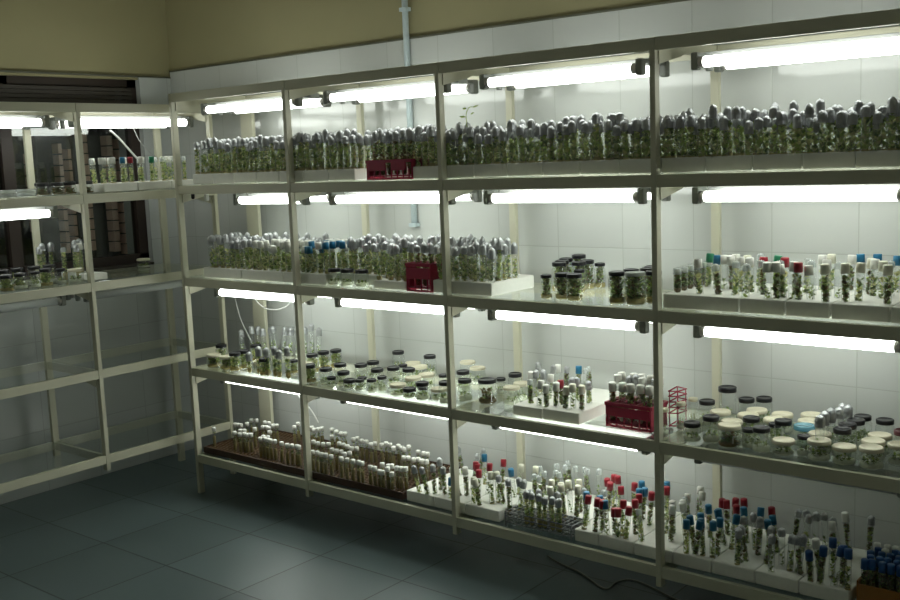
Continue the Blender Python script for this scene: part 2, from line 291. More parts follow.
# ------------------------------------------------------------------ racks
def rack(name, label, map_, posts, zb, end_feet, wide_rear):
    """map_(u, v) -> world x, y ; u along the rack, v = depth from the front plane"""
    r = thing(name, label, 'rack')
    def bx(mb, u0, u1, v0, v1, z0, z1):
        (xa, ya), (xb, yb) = map_(u0, v0), map_(u1, v1)
        mb.box(min(xa, xb), max(xa, xb), min(ya, yb), max(ya, yb), z0, z1)
    zt = zb[0] + RH
    for i, u in enumerate(posts):
        end = i in end_feet
        m = MB(); bx(m, u-.010, u+.010, -.002, .028, 0 if end else zb[4]-.032, zt); m.build('front_post', M['rack'], r, bevel=.0015)
        wd = wide_rear if i == 0 else .016
        m = MB(); bx(m, u-wd, u+wd, D-.02, D, 0 if end else zb[4]-.032, zt); m.build('rear_post', M['rack'], r, bevel=.0015)
        for k, z in enumerate(zb):
            m = MB(); bx(m, u-.009, u+.009, .028, D-.02, z, z+RH-.002); m.build('cross_rail', M['rack'], r)
    for k, z in enumerate(zb):
        for a, b in zip(posts, posts[1:]):
            lo, hi = min(a, b)+.010, max(a, b)-.010
            m = MB(); bx(m, lo, hi, 0, .018, z, z+RH); m.build('front_rail', M['rack'], r, bevel=.0015)
            m = MB(); bx(m, lo, hi, D-.018, D, z, z+RH); m.build('rear_rail', M['rack'], r, bevel=.0015)
            if k:
                m = MB(); bx(m, min(a,b)+.002, max(a,b)-.002, .004, D-.004, z+RH, z+RH+GT-.0005)
                g = m.build('shelf_pane', M['shelf'], r); g['label'] = 'clear glass shelf pane'
    if True:
        for i, u in enumerate(posts[:-1]):
            for z in zb[:4]:
                s = 1 if posts[1] > posts[0] else -1
                x0, x1 = u + s*.0105, u + s*.0145
                pts = []
                for uu in (x0, x1):
                    for v, zz in ((.02, z), (.20, z), (.17, z-.012), (.02, z-.042)): pts.append((*map_(uu, v), zz))
                MB().add(pts, [(0,1,2,3),(7,6,5,4),(0,4,5,1),(1,5,6,2),(2,6,7,3),(3,7,4,0)]).build('gusset', M['rack'], r)
    return r
rack('shelving_rack', 'long cream metal rack of glass shelves along the tiled wall', lambda u, v: (u, v), PX, ZB, (0, 4), .045)
rack('shelving_rack', 'shorter cream metal rack in front of the dark window, lower shelves empty', lambda u, v: (XL-v, u), PY, ZL, (0, 2), .018)

# ------------------------------------------------------------------ fluorescent lights
LEN = .625
def light(label, group, map_, u0, z, lit, LEN=LEN, tubes=(.13, .30)):
    """twin-tube batten hanging under a shelf; u0 = where the glass begins, z = tube axis"""
    o = thing('fluorescent_light', label, 'light', (0, 0, 0), group)
    def bx(u0, u1, v0, v1, z0, z1):
        (xa, ya), (xb, yb) = map_(u0, v0), map_(u1, v1)
        return MB().box(min(xa, xb), max(xa, xb), min(ya, yb), max(ya, yb), z0, z1)
    zt = z + .036
    bx(u0-.03, u0+LEN+.03, .188, .246, z+.012, zt).build('housing', M['housing'], o, bevel=.003)
    for v in tubes:
        for u, s in ((u0, -1), (u0+LEN, 1)):
            a, b = sorted((u + s*.004, u + s*.030))
            h = bx(a, b, v-.016, v+.016, z-.024, zt-.004).build('lampholder', M['socket'], o, bevel=.006)
            a, b = sorted((u + s*.008, u + s*.026))
            c1, c2 = sorted((v + (.016 if v < .2 else -.016), .188 if v < .2 else .246))
            bx(a, b, c1, c2, z+.016, zt-.006).build('bracket_arm', M['socket'], o)
        g = MB(); (xa, ya), (xb, yb) = map_(u0+.012, v), map_(u0+LEN-.012, v)
        g.cyl((xa, ya, z), (xb, yb, z), .0175, 16)
        t = g.build('tube', M['lit' if lit else 'off'], o); t['label'] = 'glowing white fluorescent tube' if lit else 'unlit fluorescent tube'
        for u, s in ((u0, 1), (u0+LEN, -1)):
            (xa, ya), (xb, yb) = map_(u - s*.004, v), map_(u + s*.012, v)
            MB().cyl((xa, ya, z), (xb, yb, z), .0178, 16).build('end_cap', M['endcap'], t)
    # starter hanging below the spine near one end
    (xa, ya) = map_(u0-.012, .217)
    MB().lathe([(.010, z-.024), (.012, z-.02), (.012, z+.014)], 12, cx=xa, cy=ya).build('starter', M['socket'], o)
    return o
mr = lambda u, v: (u, v)
SH = {0: 'top rail', 1: 'top shelf', 2: 'second shelf', 3: 'third shelf'}
for i, u0 in enumerate((.105, .945, 1.785, 2.645)):
    for k, z in enumerate((1.874, 1.444, .998, .566)):
        lit = not (k == 3 and i == 3)
        st = 'lit' if lit else 'unlit'
        sh = i == 0 and k == 1
        light(f'{st} twin-tube fluorescent light under the {SH[k]} of the {BAY[i]} bay, long rack', 'strip lights under the shelves of the long rack', mr, .30 if sh else u0, z, lit, .44 if sh else LEN)
ml = lambda u, v: (XL-v, u)
light('lit twin-tube fluorescent light under the top rail of the window rack, bay by the corner', 'strip lights of the window rack', ml, -.365, 1.832, True)
light('lit twin-tube fluorescent light under the top rail of the window rack, outer bay', 'strip lights of the window rack', ml, -1.15, 1.832, True)
light('lit fluorescent light under the top shelf of the window rack, outer bay', 'strip lights of the window rack', ml, -1.15, 1.425, True)
light('unlit grey fluorescent light under the second shelf of the window rack, bay by the corner', 'strip lights of the window rack', ml, -.365, 1.022, False)
light('unlit grey fluorescent light under the second shelf of the window rack, outer bay', 'strip lights of the window rack', ml, -1.15, 1.022, False)

# ------------------------------------------------------------------ cables
def cable(name, label, pts, r, m, cat='cable'):
    o = MB().pipe(smooth_path(pts), r, 6).build(name, M[m]); return tag(o, label, cat)
cable('hanging_cable', 'thin white cable looping below the second shelf in the corner bay', [(.02,.36,1.035),(.04,.36,.98),(.12,.37,.90),(.22,.37,.885),(.33,.37,.92),(.37,.36,1.0),(.38,.36,1.035)], .0028, 'cable')
cable('hanging_cable', 'thin white cable trailing down to the third shelf by the corner post', [(-.04,.33,1.035),(-.035,.33,.95),(0,.33,.83),(.06,.34,.72)], .0022, 'cable')
cable('hanging_cable', 'pale cable slanting down below the third shelf in the corner bay', [(.24,.40,.52),(.30,.40,.47),(.41,.40,.39),(.46,.40,.33)], .0035, 'cable')
cable('hanging_cable', 'small loop of cable under the third shelf beside the corner', [(.02,.3,.592),(.04,.3,.56),(.08,.3,.55),(.12,.3,.565),(.13,.3,.592)], .002, 'cable')
cable('hanging_cable', 'white flex slanting from the lit tube down to the tray on the window rack', [(XL-.2,-.14,1.80),(XL-.2,-.09,1.755),(XL-.2,-.03,1.69),(XL-.2,.005,1.655)], .005, 'cable')
cable('hanging_cable', 'thin dark cable drooping behind the corner end of the window rack', [(XL-.35,.09,1.82),(XL-.35,.13,1.74),(XL-.35,.21,1.67),(XL-.35,.27,1.64)], .002, 'greyc')
cable('floor_cable', 'thin grey cable lying on the dark floor under the long rack', [(1.90,.27,.004),(1.98,.235,.004),(2.10,.20,.004),(2.25,.125,.004),(2.256,.20,.004),(2.29,.25,.004),(2.38,.235,.004),(2.50,.19,.004),(2.62,.17,.004)], .0035, 'greyc')

# ------------------------------------------------------------------ test tubes
def leaves(mb, rad, z0, z1, n, size, mats, stem=True):
    if stem: mb.pipe([(0,0,z0), (rnd(-.3,.3)*rad, rnd(-.3,.3)*rad, (z0+z1)/2), (rnd(-.3,.3)*rad, 0, z1)], .0009 if rad < .02 else .0014, 4, 1)
    for i in range(n):
        z = z0 + (z1-z0)*((i+.5)/n) + rnd(-.003, .003); a = rnd(0, 6.28); l = size*rnd(.6, 1.2); w = l*rnd(.3, .5)
        r0 = rad*rnd(0, .3); up = rnd(.2, 1.1)
        d = Vector((math.cos(a), math.sin(a), up)).normalized(); s = Vector((-math.sin(a), math.cos(a), 0))
        p = Vector((r0*math.cos(a), r0*math.sin(a), z)); e = p + d*l
        h = math.hypot(e.x, e.y)
        if h > rad: e.x *= rad/h; e.y *= rad/h
        mid = (p+e)/2; nrm = d.cross(s)*w*.3
        for q in (mid + s*w, mid - s*w):
            h = math.hypot(q.x, q.y)
            if h > rad: q.x *= rad/h; q.y *= rad/h
        mb.add([p, mid+s*w*.9, e, mid-s*w*.9, mid+nrm], [(0,1,4),(1,2,4),(2,3,4),(3,0,4)], random.choice(mats), True)
def tube_meshes(L, R, look, seed):
    random.seed(seed)
    n = 12
    prof = [(R*.35, 0), (R*.8, R*.3), (R, R), (R, L-.004), (R*1.06, L-.002), (R*1.06, L)]
    g = MB().lathe(prof, n, 0, cap1=False).mesh('tube_glass', M['glass'])
    p = MB(); r = R*.86
    gh = L*{'dense': .26, 'mid': .24, 'thin': .16, 'dark': .2, 'fill': .62}[look]
    p.lathe([(r*.5, .002), (r, r), (r, gh)], 8, 2)
    if look == 'dense': leaves(p, r, gh*.7, L*.84, 46, R*1.9, [0,0,3,3,4])
    elif look == 'mid': leaves(p, r, gh*.7, L*.66, 26, R*1.9, [0,3,4])
    elif look == 'thin': leaves(p, r, gh*.7, L*.5, 12, R*1.5, [0,4,4])
    elif look == 'fill': leaves(p, r, gh*.9, L*.8, 10, R*1.6, [4,0,5])
    else: leaves(p, r, gh*.5, L*.76, 52, R*2.1, [4,4,0,5,5])
    p = p.mesh('tube_plantlet', [M['leaf'], M['stemm'], M['gel'] if look in ('dense','mid') else M['olive'] if look == 'fill' else M['root'] if look == 'dark' else M['gelw'], M['leafy'], M['leafd'], M['root']])
    return g, p
def foil_mesh(R, h, seed):
    random.seed(seed); q = R*1.12; tw = rnd(-.35, .35)*R
    m = MB().lathe([(q*1.02, -h*.62), (q, -h*.35), (q*1.03, -h*.1), (q*.98, h*.12), (q*.8, h*.26), (q*.42, h*.36), (q*.2, h*.42)], 11, 0, wob=.09, cap0=False, smooth=False)
    for i, v in enumerate(m.v):
        if v[2] > 0: m.v[i] = (v[0]+tw*v[2]/h, v[1], v[2])
    return m.mesh('foil_cap', M['foil'])
def cap_mesh(R, h, m):
    q = R*(1.18 if R > .0092 else 1.22)
    return MB().lathe([(q, -h*.55), (q*.97, h*.38), (q*.86, h*.45)], 14).mesh('plastic_cap', M[m])
def film_mesh(R): 
    q = R*1.08
    return MB().lathe([(q*1.05, -.016), (q, 0), (q*.9, .004), (q*.4, .007)], 10, 0, wob=.05, cap0=False).mesh('film_cap', M['film'])
KIND = {'F': ('foil_capped_tube', 'foil-capped'), 'W': ('white_capped_tube', 'white-capped'), 'C': ('cream_capped_tube', 'cream-capped'),
        'B': ('blue_capped_tube', 'blue-capped'), 'D': ('dark_blue_capped_tube', 'dark blue-capped'), 'R': ('red_capped_tube', 'red-capped'), 'G': ('green_capped_tube', 'green-capped'), 'c': ('film_capped_tube', 'clear film-capped')}
LIB = {}
def lib(L, R, look, k):
    key = (round(L, 3), R, look)
    if key not in LIB: LIB[key] = [tube_meshes(L, R, look, 100+len(LIB)*7+j) for j in range(3)]
    ck = (R, k)
    if ck not in LIB:
        if k == 'F': LIB[ck] = [foil_mesh(R, .045 if R > .011 else .036, 50+j) for j in range(4)]
        elif k == 'c': LIB[ck] = [film_mesh(R)]
        else: LIB[ck] = [cap_mesh(R, .03 if R > .0092 else .018, {'W':'capw','C':'capc','B':'capb','D':'capd','R':'capr','G':'capg'}[k])]
    return random.choice(LIB[key]), random.choice(LIB[ck])
RS = random.Random(5)
def tube(k, x, y, zbase, L, R, look, label, group, tilt=.04):
    random.seed(RS.random())
    L = round(L/.01)*.01
    (g, p), c = lib(L, R, look, k)
    random.seed(RS.random())
    o = thing(KIND[k][0], label, 'test tube', (x, y, zbase), group)
    o.rotation_euler = (RS.gauss(0, tilt), RS.gauss(0, tilt), RS.uniform(0, 6.28))
    link_part('glass_body', g, o)
    link_part('plantlet', p, o)
    cp = link_part('cap', c, o); cp.location = (0, 0, L - (.001 if k == 'c' else .004 + (RS.uniform(-.010, .006) if k == 'F' else 0)))
    if k == 'F': cp.scale = (1, 1, RS.uniform(.68, 1.0))
    return o
def parse(s):
    out = []
    for t in s.split():
        x, y, z = t[1:].split(','); out.append((t[0], int(x)/1000, int(y)/1000, int(z)/1000))
    return out
def cluster(items, zbase, R, looks, where, tilt, embed=0.0, one=False, minL=.09, maxL=.2):
    """explicit tubes; those of one cap colour are told apart by their order from the corner, big runs of one look share"""
    by = {}
    for it in items: by.setdefault((it[0], bay(it[1]) if not one else 9), []).append(it)
    for (k, b), v in by.items():
        v.sort(key=lambda t: t[1]); n = len(v); w = where if one else where.replace('BAY', BAY[b] + ' bay')
        for i, (kk, x, y, z) in enumerate(v):
            L = min(max(z - zbase, minL), maxL)
            if n == 1: lab, gr = f'only {KIND[k][1]} culture tube {w}', None
            else: lab, gr = f'{ordw(i)} {KIND[k][1]} tube from the corner, {w}', f'{KIND[k][1]} tubes {w}'
            tube(k, x, y, zbase, L, R, looks[(i*7+int(x*100)) % len(looks)], lab, gr, tilt)

# trays of foam
def foam_tray(x0, x1, y0, y1, z, h, label, group=None):
    o = MB().box(-(x1-x0)/2, (x1-x0)/2, -(y1-y0)/2, (y1-y0)/2, 0, h).build('foam_tray', M['foam'], None, ((x0+x1)/2, (y0+y1)/2, z), bevel=.004)
    return tag(o, label, 'tray', group)

# --- top shelf: a close wall of foil-capped tubes in small foam blocks, one red rack in front
RF = .0122; LF = .185; PIT = .0385
xs = .088; n = 0; RED0, RED1 = 1.237, 1.482
STUFF = []                      # (x, y, z, L, R, look, kind)
def third(x):
    b = bay(x); a, c = PX[b], PX[b+1]; t = (x-a)/(c-a)
    return ['nearer the corner', 'mid-span', 'nearer the end'][min(2, int(t*3))]
i = 0
while xs < 3.26:
    w = .154
    if not (xs + w > RED0 + .01 and xs < RED1 - .01):
        foam_tray(xs, xs+w-.003, .031, .30, S1, .047, f'{ordw(i)} white foam block from the corner along the top shelf', 'foam blocks on the top shelf'); y0 = .046
    else:
        foam_tray(xs, xs+w-.003, .135, .30, S1, .047, f'{ordw(i)} white foam block from the corner, top shelf, behind the red rack', 'foam blocks on the top shelf'); y0 = .155
    i += 1
    for c in range(4):
        for r in range(4):
            x = xs + .019 + c*PIT + RS.uniform(-.003, .003); y = y0 + r*.040 + RS.uniform(-.003, .003)
            if y > .29: continue
            if RS.random() < .05 and r < 1: continue
            look = RS.choice(['dense', 'dense', 'dense', 'mid']) ; L = LF + RS.choice([-.02, -.01, 0, 0, .01]) - (.01 if x > 1.6 else 0) - (.01 if x > 2.75 and RS.random() < .7 else 0)
            if r < 2:
                b = bay(x); rw = ['front', 'second'][r]
                tube('F', x, y, S1+.012, L-.01, RF, look, f'foil-capped tube of green plantlets, {rw} row of top shelf, {BAY[b]} bay, {third(x)}',
                     f'foil-capped tubes, {rw} row, top shelf, {BAY[b]} bay {third(x)}', .035)
            else: STUFF.append((x, y, S1+.012, L-.01, RF, look, 'F', 0))
    xs += w
# --- second shelf: foil-capped tubes in foam trays
def row_block(xa, xb, y0, rows, z0, fn, stuff_from=3):
    rows = min(rows, 5)
    nx = int((xb-xa)/PIT)
    for c in range(nx):
        for r in range(rows):
            x = xa + .02 + c*(xb-xa-.04)/(nx-1) + RS.uniform(-.004, .004); y = y0 + r*.040 + RS.uniform(-.004, .004)
            fn(x, y, r, c, nx)
def second(x, y, r, c, nx):
    k = 'F'
    if .50 < x < .80 and r < 3: k = 'W'
    if .80 <= x < 1.02: k = 'B' if (r < 3 and c % 3 != 1) or r > 4 else 'W'
    L = .165 + RS.choice([-.01, 0, .01])
    if k == 'W' or k == 'B': L -= .01
    b = bay(x)
    if r < 3:
        rw = ['front', 'second', 'third'][r]
        tube(k, x, y, S2+.012, L, .0118, RS.choice(['dense','mid','mid']) if x < 1.45 else RS.choice(['mid', 'mid', 'thin', 'dense']),
             f'{KIND[k][1]} culture tube, {rw} row of the second shelf, {BAY[b]} bay {third(x)}', f'{KIND[k][1]} tubes, {rw} row, second shelf, {BAY[b]} bay {third(x)}', .06)
    else: STUFF.append((x, y, S2+.012, L, .0118, 'mid', k, 1))
foam_tray(.12, .40, .031, .30, S2, .047, 'white foam tray of foil-capped tubes, second shelf, corner bay beside the post', 'foam trays on the second shelf')
foam_tray(.403, .685, .031, .30, S2, .047, 'white foam tray of white-capped tubes, second shelf, corner bay', 'foam trays on the second shelf')
foam_tray(.688, .96, .031, .30, S2, .047, 'white foam tray of blue-capped tubes, second shelf, across the first middle post', 'foam trays on the second shelf')
foam_tray(.963, 1.235, .092, .36, S2, .047, 'white foam tray behind three clear jars, second shelf, second bay', 'foam trays on the second shelf')
foam_tray(1.238, 1.418, .031, .30, S2, .035, 'low white foam tray just before the red rack on the second shelf', 'foam trays on the second shelf')
foam_tray(1.421, 1.556, .12, .36, S2, .047, 'white foam tray behind the red rack on the second shelf', 'foam trays on the second shelf')
foam_tray(1.56, 1.845, .03, .31, S2, .050, 'white foam tray with bare glass shelf beyond it, second shelf, third bay', 'foam trays on the second shelf')
row_block(.14, .96, .055, 6, 0, second)
row_block(.965, 1.235, .115, 6, 0, second)
row_block(1.24, 1.42, .055, 6, 0, second)
row_block(1.42, 1.56, .145, 5, 0, second)
row_block(1.565, 1.845, .055, 6, 0, second)

# rear rows, too crowded to single out
def stuff_mesh(items, name, label):
    mb = MB(); parts = {}
    def feed(me, slots, mtx):
        mb.add([v.co for v in me.vertices], [tuple(p.vertices) for p in me.polygons], 0, True, mtx)
        k = len(me.polygons)
        for j, p in enumerate(me.polygons): mb.m[-k+j] = slots[p.material_index]
    order = [M['glass'], M['leaf'], M['stemm'], M['gel'], M['leafy'], M['leafd'], M['root'], M['foil'], M['capw'], M['capb'], M['gelw']]
    ix = {m.name: j for j, m in enumerate(order)}
    for x, y, z, L, R, look, k, _ in items:
        L = round(L/.01)*.01; random.seed(RS.random()); (g, p), c = lib(L, R, look, k)
        mt = Matrix.Translation((x, y, z)) @ Matrix.Rotation(RS.gauss(0, .04), 4, 'X') @ Matrix.Rotation(RS.gauss(0, .04), 4, 'Y') @ Matrix.Rotation(RS.uniform(0, 6.28), 4, 'Z')
        for me, m2 in ((g, mt), (p, mt), (c, mt @ Matrix.Translation((0, 0, L-.004)))):
            feed(me, [ix[q.name] for q in me.materials], m2)
    o = mb.build(name, order); tag(o, label, 'test tubes', None, 'stuff'); return o
stuff_mesh([s for s in STUFF if s[7] == 0], 'crowded_tubes', 'crowded rear rows of foil-capped culture tubes on the top shelf')
stuff_mesh([s for s in STUFF if s[7] == 1], 'crowded_tubes', 'crowded rear rows of culture tubes on the second shelf')

# tall sprout poking above the caps by the middle post
sp = thing('tall_sprout', 'tall thin green sprout rising above the foil caps past the middle post', 'plant', (1.70, .10, S1+.15))
MB().pipe(smooth_path([(0,0,0),(.002,0,.05),(.0,0,.085),(.012,0,.108),(.028,0,.112)]), .0016, 5).build('stem', M['leaf'], sp)
for a, l, px, pz in ((.2,.035,.028,.110),(2.6,.03,.004,.105),(-.5,.028,.02,.085),(3.3,.032,0,.075)):
    d = Vector((math.cos(a), math.sin(a)*.4, .15)); s = Vector((0, .006, .004)); p0 = Vector((px, 0, pz))
    MB().add([p0, p0+d*l*.5+s, p0+d*l, p0+d*l*.5-s, p0+d*l*.5+Vector((0,0,.004))], [(0,1,4),(1,2,4),(2,3,4),(3,0,4)], 0, True).build('leaf', M['leaf'], sp)

# ------------------------------------------------------------------ red racks
def red_rack(label, x0, x1, y0, y1, z, h, solid=True):
    o = thing('tube_rack', label, 'rack', ((x0+x1)/2, (y0+y1)/2, z)); hx, hy = (x1-x0)/2, (y1-y0)/2
    b = MB(); b.box(-hx, hx, -hy, -hy+.012, 0, .006); b.box(-hx, hx, hy-.012, hy, 0, .006); b.box(-hx, hx, -hy, hy, .012, .016)
    b.build('base', M['red'], o)
    for s in (-1, 1):
        m = MB(); m.box(min(s*hx, s*(hx-.005)), max(s*hx, s*(hx-.005)), -hy, hy, 0, h); m.build('end_panel', M['red'], o, bevel=.002)
    t = MB(); nx = max(2, int(2*hx/.03))
    for j in range(nx+1):
        xx = -hx + 2*hx*j/nx; t.box(xx-.003, xx+.003, -hy, hy, h-.012, h)
    for yy in (-hy, 0, hy): t.box(-hx, hx, yy-.003, yy+.003, h-.012, h)
    t.build('top_grid', M['red'], o)
    if solid:
        for a, c in (((-hx+.012, -hx*.12), (hx*.12, hx-.03)) if hx > .1 else ((-hx+.003, hx-.003),)):
            MB().box(a, c, -hy-.004, -hy+.001, h*.45, h*(.93 if hx > .1 else .84)).build('front_panel', M['red'], o, bevel=.004)
    m = MB()
    for j in range(nx): 
        xx = -hx + 2*hx*(j+.5)/nx; m.box(xx-.0025, xx+.0025, -hy-.002, -hy+.001, .004, h*.5)
    m.build('front_bars', M['red'], o)
    return o
red_rack('red plastic tube rack standing in front of the foil-capped tubes on the top shelf', RED0, RED1, .024, .128, S1, .078)
for j in range(6):
    for r in range(2):
        tube('F', RED0+.03+j*.037, .052+r*.045, S1+.017, .165, .0118, 'dark' if r == 0 else 'dense', f'foil-capped tube in the {["front", "rear"][r]} row of the top-shelf red rack', f'foil-capped tubes in the {["front", "rear"][r]} row of the top-shelf red rack', .02)
red_rack('red plastic tube rack between foam trays on the second shelf', 1.424, 1.552, .026, .112, S2, .112)
for j in range(3):
    tube('F', 1.452+j*.036, .068, S2+.017, .155, .0118, 'dark', f'{ORD[j]} foil-capped tube from the corner in the second-shelf red rack', 'foil-capped tubes in the second-shelf red rack', .02)
red_rack('red wire tube rack beside the post on the third shelf', 2.300, 2.480, .072, .190, S3, .088)
rw_ = thing('wire_rack', 'narrow red wire rack showing just past the post on the third shelf', 'rack', (2.515, .20, S3))
for xx in (-.016, .016):
    for yy in (-.03, .03): MB().cyl((xx, yy, 0), (xx, yy, .13), .002, 6).build('upright', M['red'], rw_)
for zz in (.005, .05, .07, .09, .11, .128): MB().pipe([(-.018,-.032,zz),(.018,-.032,zz+.004),(.018,.032,zz),(-.018,.032,zz+.004),(-.018,-.032,zz)], .0025, 6).build('rung', M['red'], rw_)
for it in parse(TUBES_THIRD_RED_RACK):
    pass
R3 = [t for t in parse(TUBES_THIRD_RED_RACK)]
cols = sorted(R3, key=lambda t: t[1])
cnt = {}
for j, (k, x, y, z) in enumerate(cols):
    xx = 2.318 + (j % 5)*.036; yy = .094 + (j//5)*.037
    kk = 'W' if yy < .11 or k == 'W' and j % 2 else k
    cnt[kk] = cnt.get(kk, 0) + 1
    tube(kk, xx, yy, S3+.017, .13 if yy < .11 else .15, .0125, 'thin' if j % 2 else 'dark', f'{ORD[cnt[kk]-1]} {KIND[kk][1]} culture tube in the third-shelf red rack', f'{KIND[kk][1]} tubes in the third-shelf red rack', .03)

# ------------------------------------------------------------------ third shelf: foam trays, tubes, jars
foam_tray(1.925, 2.055, .031, .225, S3, .040, 'white foam tray on the third shelf on the corner side of its twin', 'foam trays on the third shelf')
foam_tray(2.060, 2.215, .031, .225, S3, .043, 'white foam tray on the third shelf beside the red rack, bright end showing', 'foam trays on the third shelf')
foam_tray(1.925, 2.205, .235, .42, S3, .040, 'long white foam tray behind the two small ones on the third shelf', 'foam trays on the third shelf')
cluster(parse(TUBES_THIRD_FOAM), S3+.015, .0108, ['thin', 'mid', 'dark'], 'third shelf foam trays', .07, one=True, maxL=.12)
T3F = parse(TUBES_THIRD_FOIL)
cluster([t for t in T3F if t[1] < 1 and t[2] < .3], S3, .0135, ['mid', 'dense'], 'in front among the third-shelf jars, BAY', .02)
cluster([(k, max(x, .03), y, z) for k, x, y, z in T3F if x < 1 and y >= .3], S3, .0135, ['thin'], 'along the back of the third shelf, BAY', .05)
cluster([t for t in T3F if t[1] > 2], S3, .0135, ['thin'], 'among the third-shelf jars, BAY', .02, maxL=.12)

def jar_parts(r, h, lid, lidr, lidh, content, seed):
    random.seed(seed)
    nk = h - lidh
    g = MB().lathe([(r*.88, 0), (r, .004), (r, nk*.80), (r*.97, nk*.87), (lidr*.90, nk*.95), (lidr*.90, nk+.003)], 20, cap1=False).mesh('jar_glass', M['jarglass'])
    l = MB().lathe([(lidr*.98, 0), (lidr, .002), (lidr, lidh-.003), (lidr*.95, lidh-.0006), (lidr*.80, lidh), (lidr*.78, lidh-.0015)], 24).mesh('jar_lid', M[lid])
    gh = nk*(.22 if content != 'specks' else .28)
    gel = MB().lathe([(r*.85, .003), (r*.95, .006), (r*.95, gh)], 16).mesh('gel', M['gelw' if content in ('specks', 'clear') else 'root' if content == 'brown' else 'gel'])
    p = MB(); mats = [M['leaf'], M['stemm'], M['gel'], M['leafy'], M['leafd'], M['root']]
    def bush(cx, cy, rr, z0, z1, n, s, ms):
        q = MB(); leaves(q, rr, z0, z1, n, s, ms, True)
        o = len(p.v); p.v += [(a+cx, b+cy, c) for a, b, c in q.v]; p.f += [tuple(i+o for i in f) for f in q.f]; p.m += q.m; p.sm += q.sm
    if content == 'lush':
        for a in range(6): bush(r*.45*math.cos(a), r*.45*math.sin(a), r*.5, gh, nk*rnd(.7,.9), 22, r*.55, [0,0,3,4])
    elif content == 'full':
        for a in range(6): bush(r*.4*math.cos(a), r*.4*math.sin(a), r*.55, gh*.3, nk*.95, 34, r*.6, [4,4,0,5])
    elif content == 'brown':
        for a in range(5): bush(r*.4*math.cos(a*1.3), r*.4*math.sin(a*1.3), r*.5, gh*.5, nk*.6, 14, r*.5, [5,5,4])
    elif content == 'clear':
        for a in range(3): bush(r*.4*math.cos(a*2.1), r*.4*math.sin(a*2.1), r*.3, gh, nk*.45, 6, r*.35, [0,4])
    else:
        for a in range(6): bush(r*.55*math.cos(a*1.05), r*.55*math.sin(a*1.05), r*.3, gh, nk*rnd(.4,.6), 7, r*.35, [0,4,4])
    return g, l, gel, p.mesh('jar_plants', mats)
JT = {  # kind: name, lid material, body r, lid r, lid h, words
    'K': ('black_lidded_jar', 'lidk', .029, .0275, .015, 'clear jar with black lid'),
    'k': ('black_lidded_jar', 'lidk', .021, .0205, .012, 'small clear jar with black lid'),
    'C': ('cream_lidded_jar', 'lidc', .035, .0355, .013, 'wide clear jar with cream lid'),
    'W': ('cream_lidded_jar', 'lidc', .033, .034, .011, 'clear tub with pale lid'),
    'V': ('glass_vial', 'lidc', .016, .0165, .012, 'narrow glass vial with cream stopper'),
    'T': ('tall_bottle', 'lidk', .030, .032, .018, 'tall clear bottle with a glossy black lid'),
    'M': ('cream_lidded_jar', 'lidc', .036, .037, .014, 'straight jar with a pale lid and dark roots'),
    'B': ('black_lidded_jar', 'lidk', .036, .037, .015, 'wide jar of brown roots with a black lid'),
    'S': ('film_covered_jar', 'bluefilm', .030, .033, .016, 'jar covered with crumpled blue film'),
    'R': ('maroon_lidded_jar', 'lidr', .028, .027, .015, 'clear jar with a maroon lid'),
    'G': ('black_lidded_jar', 'lidk', .029, .0275, .014, 'jar of bright green leaves with black lid'),
    'P': ('pale_lidded_jar', 'lidp', .034, .035, .013, 'wide jar of dark green growth with pale lid'),
}
JLIB = {}
def jar(k, x, y, z, h, content, label, group):
    name, lm, r, lr, lh, _w = JT[k]; h = max(.04, round(h/.008)*.008)
    key = (k, round(h, 3), content)
    if key not in JLIB: JLIB[key] = jar_parts(r, h, lm, lr, lh, content, 900+len(JLIB))
    g, l, gel, p = JLIB[key]
    o = thing(name, label, 'jar', (x, y, z), group); o.rotation_euler = (0, 0, RS.uniform(0, 6.28))
    link_part('glass_body', g, o); q = link_part('lid', l, o); q.location = (0, 0, h-lh)
    link_part('growth_medium', gel, o); link_part('plantlets', p, o)
    return o
def jars(items, z, shelf, pick):
    by = {}
    for it in items: by.setdefault((it[0], bay(it[1])), []).append(it)
    for (k, b), v in by.items():
        v.sort(key=lambda t: t[1]); w = JT[k][5]
        for i, (kk, x, y, h) in enumerate(v):
            pre = f'{ordw(i)} {w} from the corner' if len(v) > 1 else w
            row = 'front' if y < .12 else 'back' if y > .28 else 'middle'
            jar(k, x, y, z, h, pick(k, x, y), f'{pre}, {row} of {shelf}, {BAY[b]} bay', None)
def pick3(k, x, y):
    if k == 'M' or k == 'B': return 'brown'
    if k == 'G': return 'full' if False else 'lush'
    if x < .8: return 'lush'
    if k in 'VTW': return 'clear'
    return 'specks'
jars(parse(JARS_THIRD), S3, 'third shelf', pick3)
jars(parse(JARS_SECOND), S2, 'second shelf', lambda k, x, y: 'full')
for i, x in enumerate((.985, 1.062, 1.148)):
    o = jar('K', x, .058, S2, .075, 'specks', f'{ORD[i]} of three small clear jars in front of the foam tray, second shelf', 'three small jars on the second shelf edge')
o = thing('glass_mug', 'small white-handled glass beside the straight jar on the third shelf, end bay', 'mug', (2.815, .05, S3))
MB().lathe([(.012,0),(.016,.002),(.016,.045)], 14, cap1=False).build('cup', M['jarglass'], o)
MB().pipe(smooth_path([(-.014,0,.038),(-.027,0,.034),(-.029,0,.02),(-.027,0,.008),(-.014,0,.006)]), .003, 6).build('handle', M['capw'], o)

